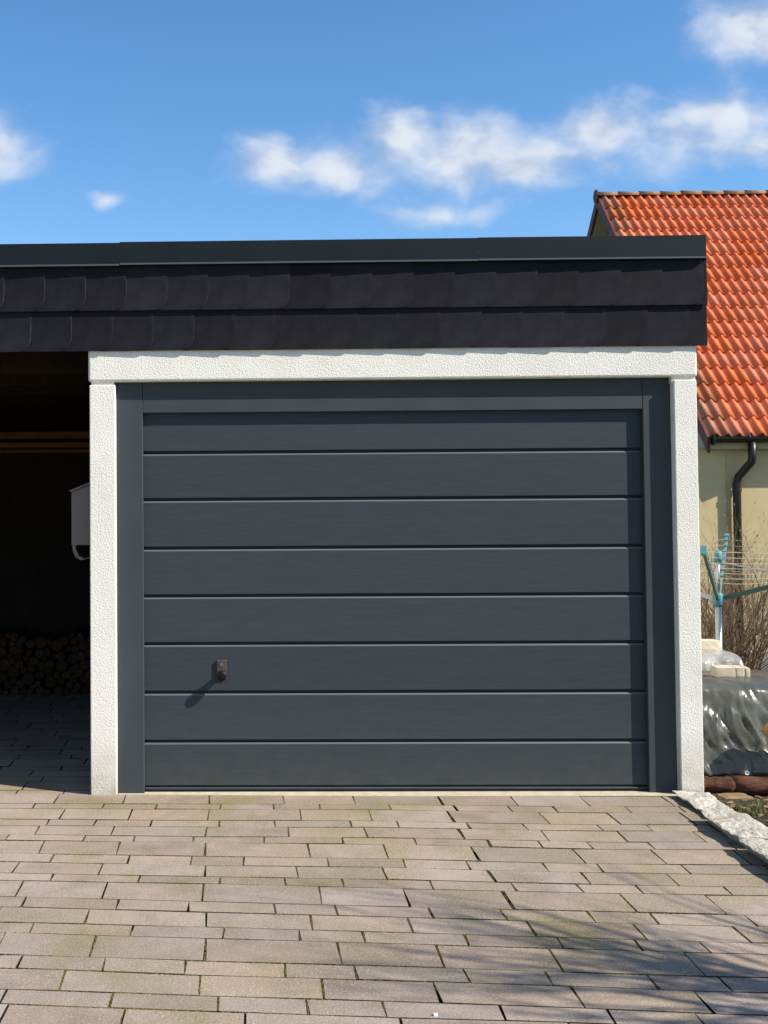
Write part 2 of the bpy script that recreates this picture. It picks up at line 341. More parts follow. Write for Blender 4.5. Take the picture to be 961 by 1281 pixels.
cfloor = tag(mesh_obj('carport_floor', [(XL-.2, 0.0, -.0075), (0.1, 0.0, -.0075), (0.1, 3.4, -.0075), (XL-.2, 3.4, -.0075)], [(0, 1, 2, 3)], MAT['joint']), kind='structure')
def paver_geo(c, dz, tilt):
    """c: four corners (front-left, front-right, back-right, back-left) -> slab with eased top edges"""
    cen = sum(c, Vector())/4; vs, fs = [], []; e = .0018
    def h(p): return dz + tilt[0]*(p.x-cen.x) + tilt[1]*(p.y-cen.y)
    for p in c: vs.append(Vector((p.x, p.y, -.05)))
    for p in c: vs.append(Vector((p.x, p.y, h(p)-.0022)))
    for p in c:
        d = cen-p; q = p + Vector((math.copysign(min(e, abs(d.x)), d.x), math.copysign(min(e, abs(d.y)), d.y), 0)); vs.append(Vector((q.x, q.y, h(q))))
    for a in (0, 4):
        for k in range(4): fs.append((a+k, a+(k+1) % 4, a+4+(k+1) % 4, a+4+k))
    fs.append((8, 9, 10, 11)); return vs, fs
def lay(x0, x1, top, bot, gl, gr, parent, mb=None, r=R):
    g = .0017; sk = r.uniform(-.0025, .0025)
    c = [Vector((x0+gl+sk, yat(bot, x0)+g, 0)), Vector((x1-gr+sk, yat(bot, x1)+g, 0)), Vector((x1-gr-sk, yat(top, x1)-g, 0)), Vector((x0+gl-sk, yat(top, x0)-g, 0))]
    for p in c: p.x += r.uniform(-.0008, .0008); p.y += r.uniform(-.0010, .0010)
    geo = paver_geo(c, r.uniform(-.0011, .0011), (r.uniform(-.005, .005), r.uniform(-.006, .006)))
    if mb is not None: mb.add(geo)
    else:
        o = mesh_obj('paver', geo[0], geo[1], [MAT['paver'], MAT['joint']], parent)
        for k in range(8): o.data.polygons[k].material_index = 1
rest = MB(); side_joints = []
for k in range(len(JNT)):
    top, bot = bounds[k], bounds[k+1]; xs = []; wid = []
    for i, j in enumerate(JNT[k]):
        ym = (BND[k][0]+BND[k+1][0])/2
        t = j/960*4; a = min(int(t), 3); ym = sum((BND[q][a]+(BND[q][a+1]-BND[q][a])*(t-a)) for q in (k, k+1))/2
        xs.append(atZ(j, ym, 0).x); side_joints.append((xs[-1], yat(top, xs[-1]), yat(bot, xs[-1]))); wid.append(.0044 if (k, i) in WIDE else R.uniform(.0012, .0024))
    step = .30 if k % 2 else .40
    while xs[0] > XL+step: xs.insert(0, xs[0]-step*R.uniform(.75, 1.15)); wid.insert(0, .002)
    while xs[-1] < XR-.12: xs.append(xs[-1]+step*R.uniform(.8, 1.1)); wid.append(.002)
    xs = [XL]+xs; wid = [.002]+wid
    if xs[-1] < XR+.03: xs.append(XR+.1); wid.append(.002)
    for i in range(len(xs)-1):
        x1 = min(xs[i+1], 2.90)
        if x1-xs[i] < .03: continue
        vis = xs[i+1] > atZ(0, sum(BND[k+1])/5, 0).x - .02
        lay(xs[i], x1, top, bot, wid[i], wid[i+1], drive, None if vis else rest)
# rows nearer than the frame, and the rest of the drive behind the camera
WID = [.140, .092, .180, .092]
def course(y_top, y_bot, x0, x1, step, parent, mb, r, slope=0.0, first=None):
    x = x0
    xx = first if first is not None else x0 + step*r.uniform(.2, 1)
    t = [(x0, y_top), (x1, y_top)]; b = [(x0, y_bot), (x1, y_bot)]
    while x < x1-.02:
        xe = min(xx, x1)
        if xe-x > .02: lay(x, xe, t, b, .002, .002, parent, mb, r)
        x = xe; xx = x + step*r.uniform(.72, 1.15)
r2 = random.Random(21)
last = bounds[-1]
w0 = WID[2]-.0
b_next = [(x, y-.178) for x, y in last]
xx = XL
while xx < XR:
    xe = min(xx+.42*r2.uniform(.75, 1.1), 2.9)
    lay(xx, xe, last, b_next, .002, .002, drive, None if xe > -.5 else rest, r2); xx = xe
yy = min(y for x, y in b_next); k = 3
# wedge course that squares the rows up again
wt = b_next; wb = [(x, yy-.09) for x, y in b_next]; xx = XL
while xx < XR:
    xe = min(xx+.32*r2.uniform(.75, 1.1), 2.9); lay(xx, xe, wt, wb, .002, .002, drive, rest, r2); xx = xe
yy -= .09; k = 0
while yy > -8.6:
    wd = WID[k % 4]; course(yy, yy-wd, XL, 2.9, .31 if k % 2 else .40, drive, rest, r2); yy -= wd; k += 1
tag(rest.build('paver_field', MAT['paver'], drive), kind='stuff')
rest2 = MB(); yy = min(y for x, y in bounds[0])+.0; yy = 0.003; k = 1
while yy < 3.25:
    wd = WID[k % 4]
    course(yy+wd, yy, XL, -1.25, .31 if k % 2 else .40, cfloor, rest2, r2)
    course(yy+wd, yy, -1.25, -.005, .31 if k % 2 else .40, cfloor, None, r2); yy += wd; k += 1
tag(rest2.build('paver_field', MAT['paver'], cfloor), kind='stuff')

# moss cushions growing in the joints
def moss():
    r = random.Random(77); vs, fs = [], []
    def clump(x, y, sx, sy_, h):
        o = len(vs); n = 6; a0 = r.random()*6.28
        for k in range(n): a = a0+k*6.283/n; q = r.uniform(.75, 1.2); vs.append((x+math.cos(a)*sx*q, y+math.sin(a)*sy_*q, -.0075))
        for k in range(n): a = a0+k*6.283/n; q = r.uniform(.45, .75); vs.append((x+math.cos(a)*sx*q, y+math.sin(a)*sy_*q, h*.75-.003))
        vs.append((x, y, h-.002))
        for k in range(n): k2 = (k+1) % n; fs.append((o+k, o+k2, o+n+k2, o+n+k)); fs.append((o+n+k, o+n+k2, o+2*n))
    def dens(x, y): return noise.noise(Vector((x*1.25+4, y*1.4, 2.2))) + .35*noise.noise(Vector((x*6, y*6, 8)))
    for poly in bounds[1:]:
        x = -.6
        while x < 2.8:
            y = yat(poly, x)
            if dens(x, y) > .0 and r.random() < .7: clump(x, y+r.uniform(-.0012, .0012), r.uniform(.003, .010), r.uniform(.0016, .0034), r.uniform(.001, .0042))
            x += r.uniform(.003, .012)
    for (x, ya, yb) in side_joints:
        y = ya
        while y > yb:
            if dens(x, y) > -.12 and r.random() < .75: clump(x+r.uniform(-.001, .001), y, r.uniform(.0018, .0042), r.uniform(.003, .009), r.uniform(.001, .005))
            y -= r.uniform(.003, .010)
    tag(mesh_obj('joint_moss', vs, fs, MAT['moss'], drive, True), kind='stuff')
moss()

# kerb of split granite blocks along the right edge
def rock(x0, x1, y0, y1, z0, z1, mat, amp, seed, sub=(6, 12, 4), round_=.02, undercut=0):
    nx, ny, nz = sub; bm = bmesh.new(); bmesh.ops.create_cube(bm, size=1)
    bmesh.ops.subdivide_edges(bm, edges=[e for e in bm.edges if abs(e.verts[0].co.y-e.verts[1].co.y) > .5], cuts=ny, use_grid_fill=True)
    bmesh.ops.subdivide_edges(bm, edges=[e for e in bm.edges if abs(e.verts[0].co.x-e.verts[1].co.x) > .5], cuts=nx, use_grid_fill=True)
    bmesh.ops.subdivide_edges(bm, edges=[e for e in bm.edges if abs(e.verts[0].co.z-e.verts[1].co.z) > .5], cuts=nz, use_grid_fill=True)
    S = Vector((x1-x0, y1-y0, z1-z0)); C0 = Vector(((x0+x1)/2, (y0+y1)/2, (z0+z1)/2))
    for v in bm.verts:
        q = v.co.copy(); near = sum(1 for a in q if abs(a) > .49)
        p = Vector((q.x*S.x, q.y*S.y, q.z*S.z))
        if near >= 2:
            for i in range(3):
                if abs(q[i]) > .49: p[i] -= math.copysign(round_*(.35 if near == 2 else .5), q[i])
        w = (C0+p)
        n = Vector((noise.noise(w*9+Vector((seed, 0, 0))), noise.noise(w*9+Vector((0, seed, 3))), noise.noise(w*9+Vector((7, 0, seed)))))
        n2 = Vector((noise.noise(w*30+Vector((seed, 0, 0))), noise.noise(w*30+Vector((0, seed, 3))), noise.noise(w*30+Vector((7, 0, seed)))))
        n3 = noise.noise(w*70+Vector((seed, 5, 0)))
        w += n*amp + n2*amp*.55 + Vector((n3, -n3, n3))*amp*.18
        if undercut: w.x += undercut*max(0, .5-q.z)*(1 if q.x < 0 else -.3)
        v.co = w
    return bm
kerbs = [(2.805, 2.965, -.02, -.445, .024), (2.755, 2.955, -.467, -.855, .046), (2.742, 2.972, -.890, -1.36, .056), (2.752, 2.948, -1.382, -1.80, .050),
         (2.74, 2.94, -1.815, -2.3, .056), (2.735, 2.94, -2.315, -2.75, .05), (2.735, 2.94, -2.765, -3.3, .055)]
klab = ['rough light granite kerb block butting against the white garage pillar', 'short granite kerb block, second along from the white garage pillar',
        'longer granite kerb block, third along from the white garage pillar', 'granite kerb block, fourth along from the white garage pillar']
for i, (kx, kx1, ya, yb, kz) in enumerate(kerbs):
    o = bm_obj('kerb_stone', rock(kx, kx1, yb, ya, -.10, kz, MAT['granite'], .010, i*3.1, (14, 28, 5), .008, .13), MAT['granite'])
    tag(o, klab[i] if i < 4 else 'granite kerb block further along the drive from the garage', 'kerb stone', 'granite kerb blocks edging the drive')

# ------------------------------------------------------------------ garage with carport
garage = thing('garage', (1.49, 0, 0), 'flat-roofed white garage with dark sectional door, slate fascia and open carport', 'garage')
G = garage
LB = 2.024                                                               # underside of the lintel
XG = 2.98
# plastered front
box('pillar', 0.0, .127, 0, .16, -.02, LB-.016, MAT['plaster'], G, .0045, 2)
box('pillar', 2.861, XG-.008, 0, .16, -.3, LB-.016, MAT['plaster'], G, .0045, 2)
box('lintel', -.006, XG-.002, 0, .16, LB, 2.186, MAT['plaster'], G, .011, 2)
box('joint_strip', .01, .12, .012, .15, LB-.03, LB+.02, MAT['plaster'], G)
box('joint_strip', 2.855, 2.97, .012, .15, LB-.03, LB+.02, MAT['plaster'], G)
box('side_wall', .003, .14, .165, 6.0, -.3, 2.36, MAT['plaster'], G)
box('side_wall', 2.855, 2.968, .165, 6.0, -1.2, 2.36, MAT['plaster'], G)
box('rear_wall', .145, 2.835, 5.86, 5.99, -1.2, 2.36, MAT['plaster'], G)
box('floor_slab', .145, 2.835, .15, 5.85, -.3, -.03, MAT['concrete'], G)
# carport
CW = -2.1
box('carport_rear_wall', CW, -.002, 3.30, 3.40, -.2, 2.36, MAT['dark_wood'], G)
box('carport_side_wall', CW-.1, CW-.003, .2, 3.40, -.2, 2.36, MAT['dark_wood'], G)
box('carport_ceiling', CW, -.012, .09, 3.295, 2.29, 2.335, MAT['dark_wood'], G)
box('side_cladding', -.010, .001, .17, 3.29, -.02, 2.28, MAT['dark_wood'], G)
box('carport_post', CW-.1, CW+.02, .02, .18, -.02, 2.28, MAT['beam'], G, .006)
for zz, hh in ((1.985, .055), (1.90, .04), (1.845, .025)): box('wall_beam', CW+.01, -.014, 3.20, 3.296, zz-hh, zz, MAT['beam'], G, .004)
for i in range(5): box('rafter', CW+.02, -.015, .5+i*.6, .58+i*.6, 2.13, 2.287, MAT['dark_wood'], G, .004)
# roof deck and fascia
RT_ = 2.708
box('roof_deck', CW-.15, 3.0, .05, 6.05, 2.37, 2.62, MAT['roofing'], G)
box('fascia_board', CW-.15, 2.995, .008, .085, 2.19, 2.64, MAT['dark_wood'], G)
box('fascia_strip', CW-.15, 2.99, -.0045, .0075, 2.187, 2.196, MAT['barge'], G)
fascia = box('slate_fascia', CW-.16, 2.996, .001, .007, 2.20, 2.63, MAT['rubber'], G)
def slate_mesh(w, h, rad, t):
    pts = [(0, 0)]
    cx, cz = w-rad, rad
    pts.append((w-rad-.02, 0))
    for k in range(7):
        a = -math.pi/2 + k*math.pi/2/6; pts.append((cx+rad*math.cos(a)*1.0, cz+rad*1.25*math.sin(a)+rad*.25))
    pts += [(w, h), (0, h)]
    n = len(pts); bm = bmesh.new()
    f = [bm.verts.new((x, 0, z)) for x, z in pts]; b = [bm.verts.new((x, t, z)) for x, z in pts]
    bm.faces.new(f); bm.faces.new(b[::-1])
    for k in range(n): bm.faces.new((f[(k+1) % n], f[k], b[k], b[(k+1) % n]))
    bmesh.ops.recalc_face_normals(bm, faces=bm.faces[:])
    me = bpy.data.meshes.new('slate'); bm.to_mesh(me); bm.free(); me.materials.append(MAT['slate']); me.materials.append(MAT['slate_edge'])
    for p in me.polygons:
        if abs(p.normal.y) < .5: p.material_index = 1
    return me
sm = slate_mesh(.262, .265, .060, .0065)
rs = random.Random(5)
def slates(z_bot, first_right_px, y_px, ybase, tiltx):
    xr = atY(first_right_px, y_px, -.03).x; pitch = .2013
    while xr > CW: xr -= pitch
    while xr < 3.015+pitch:
        xr += pitch; jit = rs.uniform(-.0008, .0008); w = .262
        if xr > 3.022:                                                   # closing piece cut to the corner
            x0 = xr-w
            bm = bm_box(x0, 3.022, 0, .006, 0, .262); o = bm_obj('slate', bm, MAT['slate'], fascia)
            for v in o.data.vertices: v.co.x -= x0
            o.location = (x0, ybase, z_bot+jit)
        else:
            o = bpy.data.objects.new('slate', sm); COL.objects.link(o); o.parent = fascia; o.location = (xr-w, ybase, z_bot+jit)
        last_ = xr > 3.022
        o.rotation_euler = (tiltx + rs.uniform(-.006, .006), 0, -.027+rs.uniform(-.006, .006))
        if last_: break
slates(2.174, 38, 412, -.011, -.018)
slates(2.372, 5, 362, -.0235, -.018)
def coping(x0, x1, dz, end=False):
    y0 = -.038
    prof = [(.30, RT_+.012), (y0, RT_), (y0, 2.606), (y0-.012, 2.600), (y0-.012, 2.593), (y0+.003, 2.590), (y0+.003, RT_-.003), (.30, RT_+.009)]
    vs = [Vector((x, y, z+dz)) for x in (x0, x1) for (y, z) in prof]; n = len(prof)
    fs = [(k, (k+1) % n, n+(k+1) % n, n+k) for k in range(n)] + [tuple(range(n)), tuple(range(2*n-1, n-1, -1))]
    o = mesh_obj('coping', vs, fs, MAT['coping'], G)
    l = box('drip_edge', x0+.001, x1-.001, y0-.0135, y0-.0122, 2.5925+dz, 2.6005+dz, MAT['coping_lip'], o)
    return o
xa = atY(150, 315, -.034).x; xb = atY(598, 315, -.034).x
coping(CW-.2, xa-.001, -.004); coping(xa, xb-.001, .0); coping(xb, 3.012, .002)
box('coping_end', 3.0125, 3.0165, -.034, 6.0, 2.592, RT_+.006, MAT['coping'], G)
# door frame
YF, YD = .046, .077                                                     # faces of frame and door leaf behind the plaster
HB = atY(500, 514, YF).z
XJ0, XJ1 = atY(179.5, 750, YF).x, atY(808.5, 750, YF).x
box('frame_post', .128, XJ0, YF, .12, -.012, LB-.001, MAT['frame'], G, .002)
box('frame_post', XJ1, 2.859, YF, .12, -.012, LB-.001, MAT['frame'], G, .002)
box('frame_header', XJ0+.0015, XJ1-.0015, YF+.0008, .12, HB, LB-.001, MAT['frame'], G, .002)
# door leaf: eight boards with shadow gaps
zs = [HB+.03] + [atY(482, y, YD).z for y in (565, 624, 685, 745, 805, 866, 927.5)] + [atY(482, 985, YD).z]
door = box('garage_door', XJ0+.002, XJ1-.002, YD+.012, YD+.05, .012, HB+.03, MAT['rubber'], G)
for i in range(8):
    zt, zb = zs[i]-.005, zs[i+1]+.0095
    x0, x1 = XJ0+.001, XJ1-.001
    prof = [(YD+.022, zb), (YD+.003, zb), (YD, zb+.003), (YD, zt-.0075), (YD+.006, zt), (YD+.022, zt)]
    vs = [Vector((x, y, z)) for x in (x0, x1) for (y, z) in prof]; n = len(prof)
    fs = [(k, (k+1) % n, n+(k+1) % n, n+k) for k in range(n)] + [tuple(range(n)), tuple(range(2*n-1, n-1, -1))]
    bm = bmesh.new(); V_ = [bm.verts.new(v) for v in vs]; [bm.faces.new([V_[q] for q in f]) for f in fs]; bmesh.ops.recalc_face_normals(bm, faces=bm.faces[:])
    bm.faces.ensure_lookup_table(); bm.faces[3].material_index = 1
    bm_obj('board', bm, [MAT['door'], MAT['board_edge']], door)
box('bottom_profile', XJ0+.001, XJ1-.001, YD-.010, YD+.03, .008, zs[8]+.002, MAT['frame'], door, .004, 2)
box('bottom_seal', XJ0+.001, XJ1-.001, YD-.004, YD+.03, -.006, .0075, MAT['rubber'], door)
# handle
hp = atY(277.5, 837, YD)
hd = box('handle', hp.x-.025, hp.x+.025, YD-.013, YD-.0005, hp.z-.048, hp.z+.047, MAT['bronze'], door, .005, 2)
kb = Vector((hp.x+.001, YD-.012, hp.z-.022))
vs, fs = tube([kb, kb+Vector((0, -.018, 0)), kb+Vector((0, -.028, -.001)), kb+Vector((0, -.044, -.003)), kb+Vector((0, -.054, -.004)), kb+Vector((0, -.058, -.004))], [.014, .015, .021, .0245, .0235, .017], 20)
mesh_obj('knob', vs, fs, MAT['knob'], hd, True)
vs, fs = tube([Vector((hp.x, YD-.0125, hp.z+.024)), Vector((hp.x, YD-.0165, hp.z+.024))], .009, 16); mesh_obj('lock_cylinder', vs, fs, MAT['seal_metal'], hd)
box('threshold', .13, 2.845, -.003, .14, -.06, -.003, MAT['threshold'], G, .002)
adopt(G)

# mailbox on the garage's carport side
mb0 = atY(89.5, 682, .22); mt = atY(89, 614, .22)
mail = thing('mailbox', (-.06, .37, mb0.z), 'grey steel mailbox with sloping lid on the carport side of the white pillar', 'mailbox')
x0 = mb0.x; zb, zt = mb0.z, mt.z
bm = bmesh.new()
q = [(x0, zb), (-.0115, zb), (-.0115, zt+.038), (x0, zt-.002)]
V0 = [bm.verts.new((x, .22, z)) for x, z in q]; V1 = [bm.verts.new((x, .54, z)) for x, z in q]
bm.faces.new(V0); bm.faces.new(V1[::-1])
for k in range(4): bm.faces.new((V0[(k+1) % 4], V0[k], V1[k], V1[(k+1) % 4]))
bmesh.ops.recalc_face_normals(bm, faces=bm.faces[:]); bmesh.ops.bevel(bm, geom=bm.edges[:], offset=.003, segments=1, affect='EDGES'); bm_obj('body', bm, MAT['mail_metal'], mail)
q = [(x0-.007, zt-.006), (x0-.007, zt+.002), (-.0115, zt+.050), (-.0115, zt+.041)]
bm = bmesh.new(); V0 = [bm.verts.new((x, .208, z)) for x, z in q]; V1 = [bm.verts.new((x, .552, z)) for x, z in q]
bm.faces.new(V0); bm.faces.new(V1[::-1])
for k in range(4): bm.faces.new((V0[(k+1) % 4], V0[k], V1[k], V1[(k+1) % 4]))
bmesh.ops.recalc_face_normals(bm, faces=bm.faces[:]); bm_obj('lid', bm, MAT['mail_metal'], mail)
path = [(x0+.004, zb-.001), (x0+.006, zb-.03), (x0+.02, zb-.062), (x0+.048, zb-.078), (-.0118, zb-.060)]
vs = []; fs = []
for (x, z) in path:
    for (yy_, o) in ((.225, 0), (.255, 0)): vs += [(x, yy_, z), (x+.016, yy_, z+.008)]
for i in range(len(path)-1):
    a = i*4; b = a+4; fs += [(a, a+2, b+2, b), (a+1, b+1, b+3, a+3), (a, b, b+1, a+1), (a+2, a+3, b+3, b+2)]
mesh_obj('paper_holder', vs, fs, MAT['mail_metal'], mail); adopt(mail)

# firewood stacked against the carport's rear wall
def log_mesh(r, L_, seed):
    rr = random.Random(seed); n = 12; vs = []; prof = [r*rr.uniform(.93, 1.0) for _ in range(n)]
    for y in (0, L_):
        for k in range(n): a = 2*math.pi*k/n; vs.append((prof[k]*math.cos(a), y, prof[k]*math.sin(a)))
    fs = [(k, n+k, n+(k+1) % n, (k+1) % n) for k in range(n)]+[tuple(range(n)), tuple(range(2*n-1, n-1, -1))]
    me = bpy.data.meshes.new('firewood_log'); me.from_pydata(vs, [], fs); me.materials.append(MAT['bark']); me.materials.append(MAT['shaded_end'])
    me.polygons[n].material_index = 1; me.polygons[n+1].material_index = 1; return me
rl = random.Random(11)
circ = []; sizes = (.021, .025, .029, .033, .038, .044)
lm = {rr_: [log_mesh(rr_, .33, rl.random()) for _ in range(2)] for rr_ in sizes}
for k in range(230):
    rr_ = rl.choice(sizes[:4] if k % 3 else sizes); best = None
    for t in range(70):
        x = rl.uniform(-1.55+rr_, -.03-rr_); z = rr_
        for (cx_, cz_, cr_) in circ:
            d_ = abs(x-cx_)
            if d_ < rr_+cr_: z = max(z, cz_+math.sqrt((rr_+cr_)**2-d_*d_))
        z_pref = z + .10*noise.noise(Vector((x*2.5, 1.7, 0)))
        if best is None or z_pref < best[0]: best = (z_pref, x, z)
    if best[2] > .44: continue
    circ.append((best[1], best[2], rr_)); o = bpy.data.objects.new('firewood_log', rl.choice(lm[rr_])); COL.objects.link(o)
    o.location = (best[1], 2.84+rl.uniform(-.04, .04), best[2]); o.rotation_euler = (0, rl.uniform(0, 6.28), 0)
    tag(o, 'sawn round firewood log in the low stack inside the carport', 'log', 'firewood stacked in the carport')

# ------------------------------------------------------------------ neighbour's house
YE = 9.5; ev = atY(920, 543, YE); ZE = ev.z; XV = atY(884, 541, YE).x
slope_run = 4.35; rg = atY(850, 243, YE+slope_run); ZR = rg.z
YR = YE+slope_run; pit = math.atan2(ZR-ZE, slope_run); XH1 = XV+9.6
house = thing('house', (XV+4.8, 13.5, -.95), "neighbour's ochre rendered house with steep red clay tile roof", 'house')
wx = XV+.30; wy = YE+.16
def house_wall():
    wz = ZE-.06; y2 = 2*YR-wy; tk = .12
    zr = ZR-.28
    vs = [(wx, wy, -1.3), (XH1-.3, wy, -1.3), (XH1-.3, y2, -1.3), (wx, y2, -1.3), (wx, wy, wz), (XH1-.3, wy, wz), (XH1-.3, y2, wz), (wx, y2, wz), (wx, YR, zr), (XH1-.3, YR, zr)]
    fs = [(0, 1, 5, 4), (2, 3, 7, 6), (1, 2, 6, 9, 5), (3, 0, 4, 8, 7)]
    mesh_obj('wall', vs, fs, MAT['house_wall'], house)
    zp = atY(950, 815, wy).z
    box('plinth', wx-.006, XH1-.29, wy-.012, wy+.2, -1.4, zp, MAT['plinth'], house)
    box('side_wing', wx-.75, wx-.006, wy-.03, wy+3.0, -1.4, ZE-.17, MAT['house_wall'], house)
house_wall()
ca, sa = math.cos(pit), math.sin(pit)
def slab(sgn, name):
    # roof deck below the tiles, one per slope
    y0 = YE if sgn > 0 else 2*YR-YE
    vs = []
    for x in (XV+.03, XH1):
        for (t, d) in ((0.0, -.05), (1.0, -.05), (1.0, -.20), (0.0, -.20)):
            y = y0+(YR-y0)*t; z = ZE+(ZR-ZE)*t; vs.append((x, y, z+d))
    fs = [(0, 1, 5, 4), (1, 2, 6, 5), (2, 3, 7, 6), (3, 0, 4, 7), (0, 3, 2, 1), (4, 5, 6, 7)]
    return mesh_obj(name, vs, fs, MAT['soffit'], house)
roof = slab(1, 'roof'); roof_b = slab(-1, 'roof')
# tiles
NR = 17; slope_len = math.hypot(slope_run, ZR-ZE); gauge = (slope_len-.02)/NR; TW = .30
def tile_mesh(n=12):
    vs, fs = [], []; Lt = gauge*1.10
    for j, y in enumerate((0, Lt)):
        for i in range(n+1):
            x = TW*i/n; ph = 2*math.pi*(x/(TW/2)); z = .031*math.cos(ph+math.pi) + .006*math.cos(2*ph); vs.append((x, y, z + (.034 if j == 0 else .004)))
    for i in range(n+1):
        v = vs[i]; vs.append((v[0], 0.004, v[2]-.028))
    for i in range(n):
        fs.append((i, i+1, n+1+i+1, n+1+i)); fs.append((2*(n+1)+i, 2*(n+1)+i+1, i+1, i))
    me = bpy.data.meshes.new('roof_tile'); me.from_pydata(vs, [], fs); me.materials.append(MAT['tile'])
    me.polygons.foreach_set('use_smooth', [k % 2 == 0 for k in range(len(fs))]); me.update(); return me, vs, fs
tm, tvs, tfs = tile_mesh(); tm_old = tm.copy(); tm_old.materials[0] = MAT['old_tile']
NC = int((XH1-XV-.04)/TW)
def tile_matrix(c, r_, sgn, rr):
    d = r_*gauge-.05
    y = YE+d*ca if sgn > 0 else 2*YR-YE-d*ca
    M_ = Matrix.Translation((XV+.03+c*TW if sgn > 0 else XV+.03+(c+1)*TW, y, ZE+d*sa+.0))
    M_ = M_ @ (Matrix.Identity(4) if sgn > 0 else Matrix.Rotation(math.pi, 4, 'Z')) @ Matrix.Rotation(pit, 4, 'X')
    return M_ @ Matrix.Translation((rr.uniform(-.003, .003), rr.uniform(-.006, .006), rr.uniform(-.002, .003))) @ Matrix.Rotation(rr.uniform(-.006, .006), 4, 'Z')
rt = random.Random(9); far = MB(); far_b = MB()
for r_ in range(NR):
    for c in range(NC):
        Mx = tile_matrix(c, r_, 1, rt)
        if c < 15:
            o = bpy.data.objects.new('roof_tile', tm_old if (c == 0 and rt.random() < .8) or (r_ > 14 and rt.random() < .15) else tm); COL.objects.link(o); o.parent = roof; o.matrix_local = Mx
        else: far.add(([Mx @ Vector(v) for v in tvs], tfs))
        far_b.add(([tile_matrix(c, r_, -1, rt) @ Vector(v) for v in tvs], tfs))
tag(far.build('roof_tile_field', MAT['tile'], roof, True), kind='stuff'); tag(far_b.build('roof_tile_field', MAT['tile'], roof_b, True), kind='stuff')
# ridge tiles, lapped half pipes
def ridge_mesh():
    vs, fs = [], []; n = 8
    for j, (x, r_) in enumerate(((0, .125), (.40, .108))):
        for k in range(n+1): a = math.pi*k/n; vs.append((x, r_*math.cos(a), r_*.72*math.sin(a)))
    for k in range(n+1): a = math.pi*k/n; vs.append((0.002, .108*math.cos(a), .108*.72*math.sin(a)))
    for k in range(n): fs.append((k, n+1+k, n+2+k, k+1)); fs.append((2*(n+1)+k, k, k+1, 2*(n+1)+k+1))
    me = bpy.data.meshes.new('ridge_tile'); me.from_pydata(vs, [], fs); me.materials.append(MAT['old_tile']); me.polygons.foreach_set('use_smooth', [k % 2 == 0 for k in range(len(fs))]); return me
rm = ridge_mesh()
for i in range(int((XH1-XV)/.36)):
    o = bpy.data.objects.new('ridge_tile', rm); COL.objects.link(o); o.parent = roof; o.location = (XV-.02+i*.36, YR, ZR-.035+rt.uniform(-.006, .006)); o.rotation_euler = (rt.uniform(-.03, .03), rt.uniform(-.012, .012), 0)
vs, fs = tube([(XV-.02, YR, ZR-.02), (XV-.035, YR, ZR-.02)], .12, 12); mesh_obj('ridge_end_cap', vs, fs, MAT['barge'], house)
# verge: barge boards
for sgn in (1, -1):
    y0 = YE-.05 if sgn > 0 else 2*YR-YE+.05
    zt = lambda y: ZE+(ZR-ZE)*(1-abs(YR-y)/slope_run)
    vs = []
    for x in (XV-.012, XV+.022):
        for (y, d) in ((y0, .015), (YR, .015), (YR, -.20), (y0, -.20)): vs.append((x, y, zt(y)+d))
    mesh_obj('barge_board', vs, [(0, 1, 5, 4), (1, 2, 6, 5), (2, 3, 7, 6), (3, 0, 4, 7), (0, 3, 2, 1), (4, 5, 6, 7)], MAT['barge'], house)
# gutter and downpipe
gprof = [(math.cos(a)*.075, math.sin(a)*.075) for a in [math.pi+math.pi*k/8 for k in range(9)]] + [(math.cos(a)*.070, math.sin(a)*.070) for a in [2*math.pi-math.pi*k/8 for k in range(9)]]
gc = Vector((0, YE-.075, ZE-.045))
vs, fs = sweep(gprof, [(gc+Vector((XV+.05, 0, 0)), Vector((0, 1, 0)), Vector((0, 0, 1))), (gc+Vector((XH1, 0, 0)), Vector((0, 1, 0)), Vector((0, 0, 1)))])
gut = mesh_obj('gutter', vs, fs, MAT['gutter'], house, False)
vs, fs = tube([gc+Vector((XV+.045, 0, -.03)), gc+Vector((XV+.055, 0, -.03))], .075, 12); mesh_obj('gutter_end', vs, fs, MAT['gutter'], gut)
box('eaves_board', XV+.03, XH1, YE+.02, YE+.045, ZE-.20, ZE-.055, MAT['gutter'], house)
px_ = atY(941, 560, YE-.075); pb = atY(922.5, 610, wy-.09)
p0 = Vector((px_.x, YE-.075, ZE-.10)); p3 = Vector((pb.x, wy-.075, pb.z))
tz = atY(922, 606, wy-.075).z
pts = [p0, p0+Vector((0, 0, -.20)), p0+Vector((-.004, .01, -.27)), Vector((p3.x+.02, wy-.085, tz+.10)), Vector((p3.x, wy-.075, tz)), Vector((p3.x, wy-.075, -.7))]
vs, fs = tube(pts, .052, 14); dp = mesh_obj('downpipe', vs, fs, MAT['gutter'], house, True)
for zz in (tz-.05, tz-1.2):
    vs, fs = tube([(p3.x, wy-.075, zz), (p3.x, wy-.075, zz-.05)], .060, 14); mesh_obj('pipe_clamp', vs, fs, MAT['gutter'], dp)
adopt(house)

